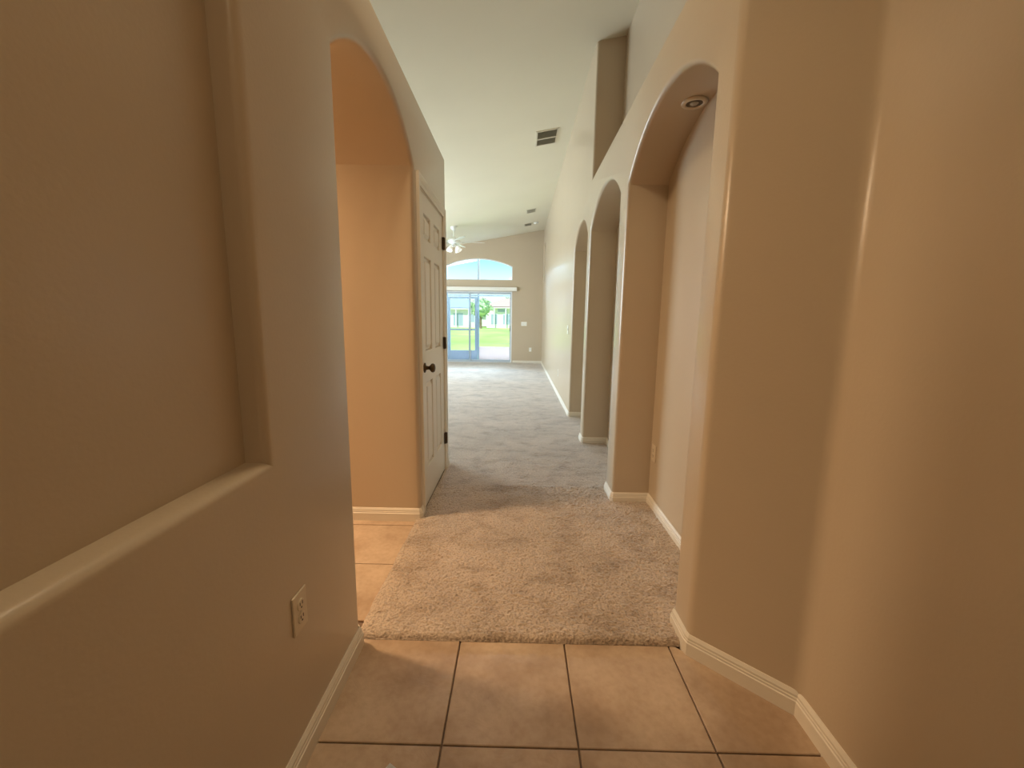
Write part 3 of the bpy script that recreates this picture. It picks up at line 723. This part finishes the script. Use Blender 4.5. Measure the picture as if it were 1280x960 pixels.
def house(name, loc, w, dpt, h, rise, wm, rm, label, wins, door=None):
    o = empty(name, loc, label=label, category='house')
    link('wall', boxbm((-w/2, 0, 0), (w/2, dpt, h)), wm, o)
    bm = bmesh.new(); ov = 0.5
    b = [bm.verts.new(p) for p in ((-w/2-ov, -ov, h), (w/2+ov, -ov, h), (w/2+ov, dpt+ov, h), (-w/2-ov, dpt+ov, h))]
    ins = min(w, dpt)*0.42
    r1 = bm.verts.new((-w/2+ins, dpt/2, h+rise)); r2 = bm.verts.new((w/2-ins, dpt/2, h+rise))
    for f in ((b[0], b[1], r2, r1), (b[1], b[2], r2), (b[2], b[3], r1, r2), (b[3], b[0], r1), (b[3], b[2], b[1], b[0])): bm.faces.new(f)
    link('roof', bm, rm, o)
    for (x, z, ww, hh) in wins:
        f = link('window', boxbm((x-ww/2, -0.06, z), (x+ww/2, 0.0, z+hh)), M['alu'], o)
        link('pane', boxbm((x-ww/2+0.1, -0.09, z+0.1), (x+ww/2-0.1, -0.06, z+hh-0.1)), M['pane'], f)
    for k in (-1, 0, 1):
        link('lanai_post', boxbm((k*w*0.3-0.08, -0.7, 0), (k*w*0.3+0.08, -0.54, h-0.25)), M['alu'], o)
    link('lanai_roof', boxbm((-w*0.36, -0.75, h-0.25), (w*0.36, 0, h-0.1)), wm, o)
GZ = -0.12
house('far_house', (-10.4, 70, GZ), 7.0, 8, 3.2, 2.0, M['stucco_a'], M['roof_a'], 'white far house with a grey-blue roof seen through the screen door', [(-2.3, 0.8, 1.4, 1.4), (0.3, 0.2, 1.8, 2.2), (2.5, 0.8, 1.2, 1.4)])
house('far_house', (-2.1, 68, GZ), 6.2, 8, 3.4, 1.5, M['stucco_b'], M['roof_b'], 'pale far house with a pink clay roof right of the tree', [(-1.9, 0.5, 1.2, 1.8), (0.2, 0.5, 1.5, 1.8), (2.1, 0.5, 1.0, 1.8), (-0.6, 2.5, 1.6, 0.7)])
house('far_house', (-6.4, 84, GZ), 6.0, 8, 2.5, 1.0, M['stucco_a'], M['roof_a'], 'low white far house behind the tree between the two others', [(-1.5, 0.5, 1.2, 1.4), (1.3, 0.5, 1.4, 1.4)])
house('far_house', (-20.5, 74, GZ), 9, 8, 3.0, 1.8, M['stucco_b'], M['roof_b'], 'leftmost far house, cream with a pink roof', [(-2.3, 0.8, 1.4, 1.4), (1.3, 0.5, 1.8, 1.8)])
house('far_house', (8.5, 74, GZ), 9, 8, 3.0, 1.8, M['stucco_a'], M['roof_a'], 'rightmost far house, white with a grey-blue roof', [(-2.3, 0.8, 1.4, 1.4), (1.3, 0.5, 1.8, 1.8)])
def tree(loc, h, r, label, seed):
    rnd = random.Random(seed); o = empty('tree', loc, label=label, category='tree', group='trees between the far houses'); del o['group']
    bm = bmesh.new(); tube(bm, (0, 0, 0), (0, 0, h*0.6), 0.18, 8, 0.10)
    for k in range(4):
        a = k*1.7+seed; tube(bm, (0, 0, h*0.4), (math.cos(a)*r*0.6, math.sin(a)*r*0.6, h*0.7), 0.08, 6, 0.04)
    link('trunk', bm, M['bark'], o)
    bm = bmesh.new()
    for k in range(420):
        u = Vector((rnd.gauss(0, 1), rnd.gauss(0, 1), rnd.gauss(0, 1))).normalized()*rnd.uniform(0.55, 1)
        c_ = Vector((u.x*r, u.y*r, h*0.66+u.z*h*0.32)); s = rnd.uniform(0.14, 0.32)
        m = Matrix.Translation(c_) @ Matrix.Rotation(rnd.uniform(0, 6), 4, Vector((rnd.random(), rnd.random(), rnd.random()+.01)).normalized())
        q = [bm.verts.new(m @ Vector(p)) for p in ((-s, 0, 0), (0, -s*0.6, 0.05), (s, 0, 0), (0, s*0.6, 0.05))]; bm.faces.new(q)
    bmesh.ops.create_icosphere(bm, subdivisions=3, radius=1, matrix=Matrix.Translation((0, 0, h*0.66)) @ Matrix.Diagonal((r*0.75, r*0.75, h*0.25, 1)))
    link('foliage', bm, M['leaf'], o, kind='stuff')
tree((-5.6, 62, GZ), 4.6, 1.7, 'bushy green tree between the white house and the pink-roofed house', 3)
tree((-12.6, 60, GZ), 2.6, 1.1, 'small round shrub-like tree in front of the left white house', 5)
tree((-1.8, 92, GZ), 6.4, 2.4, 'taller tree rising behind the pink-roofed house', 8)
tree((-12.0, 92, GZ), 6.2, 2.3, 'taller tree rising behind the grey-roofed white house', 11)
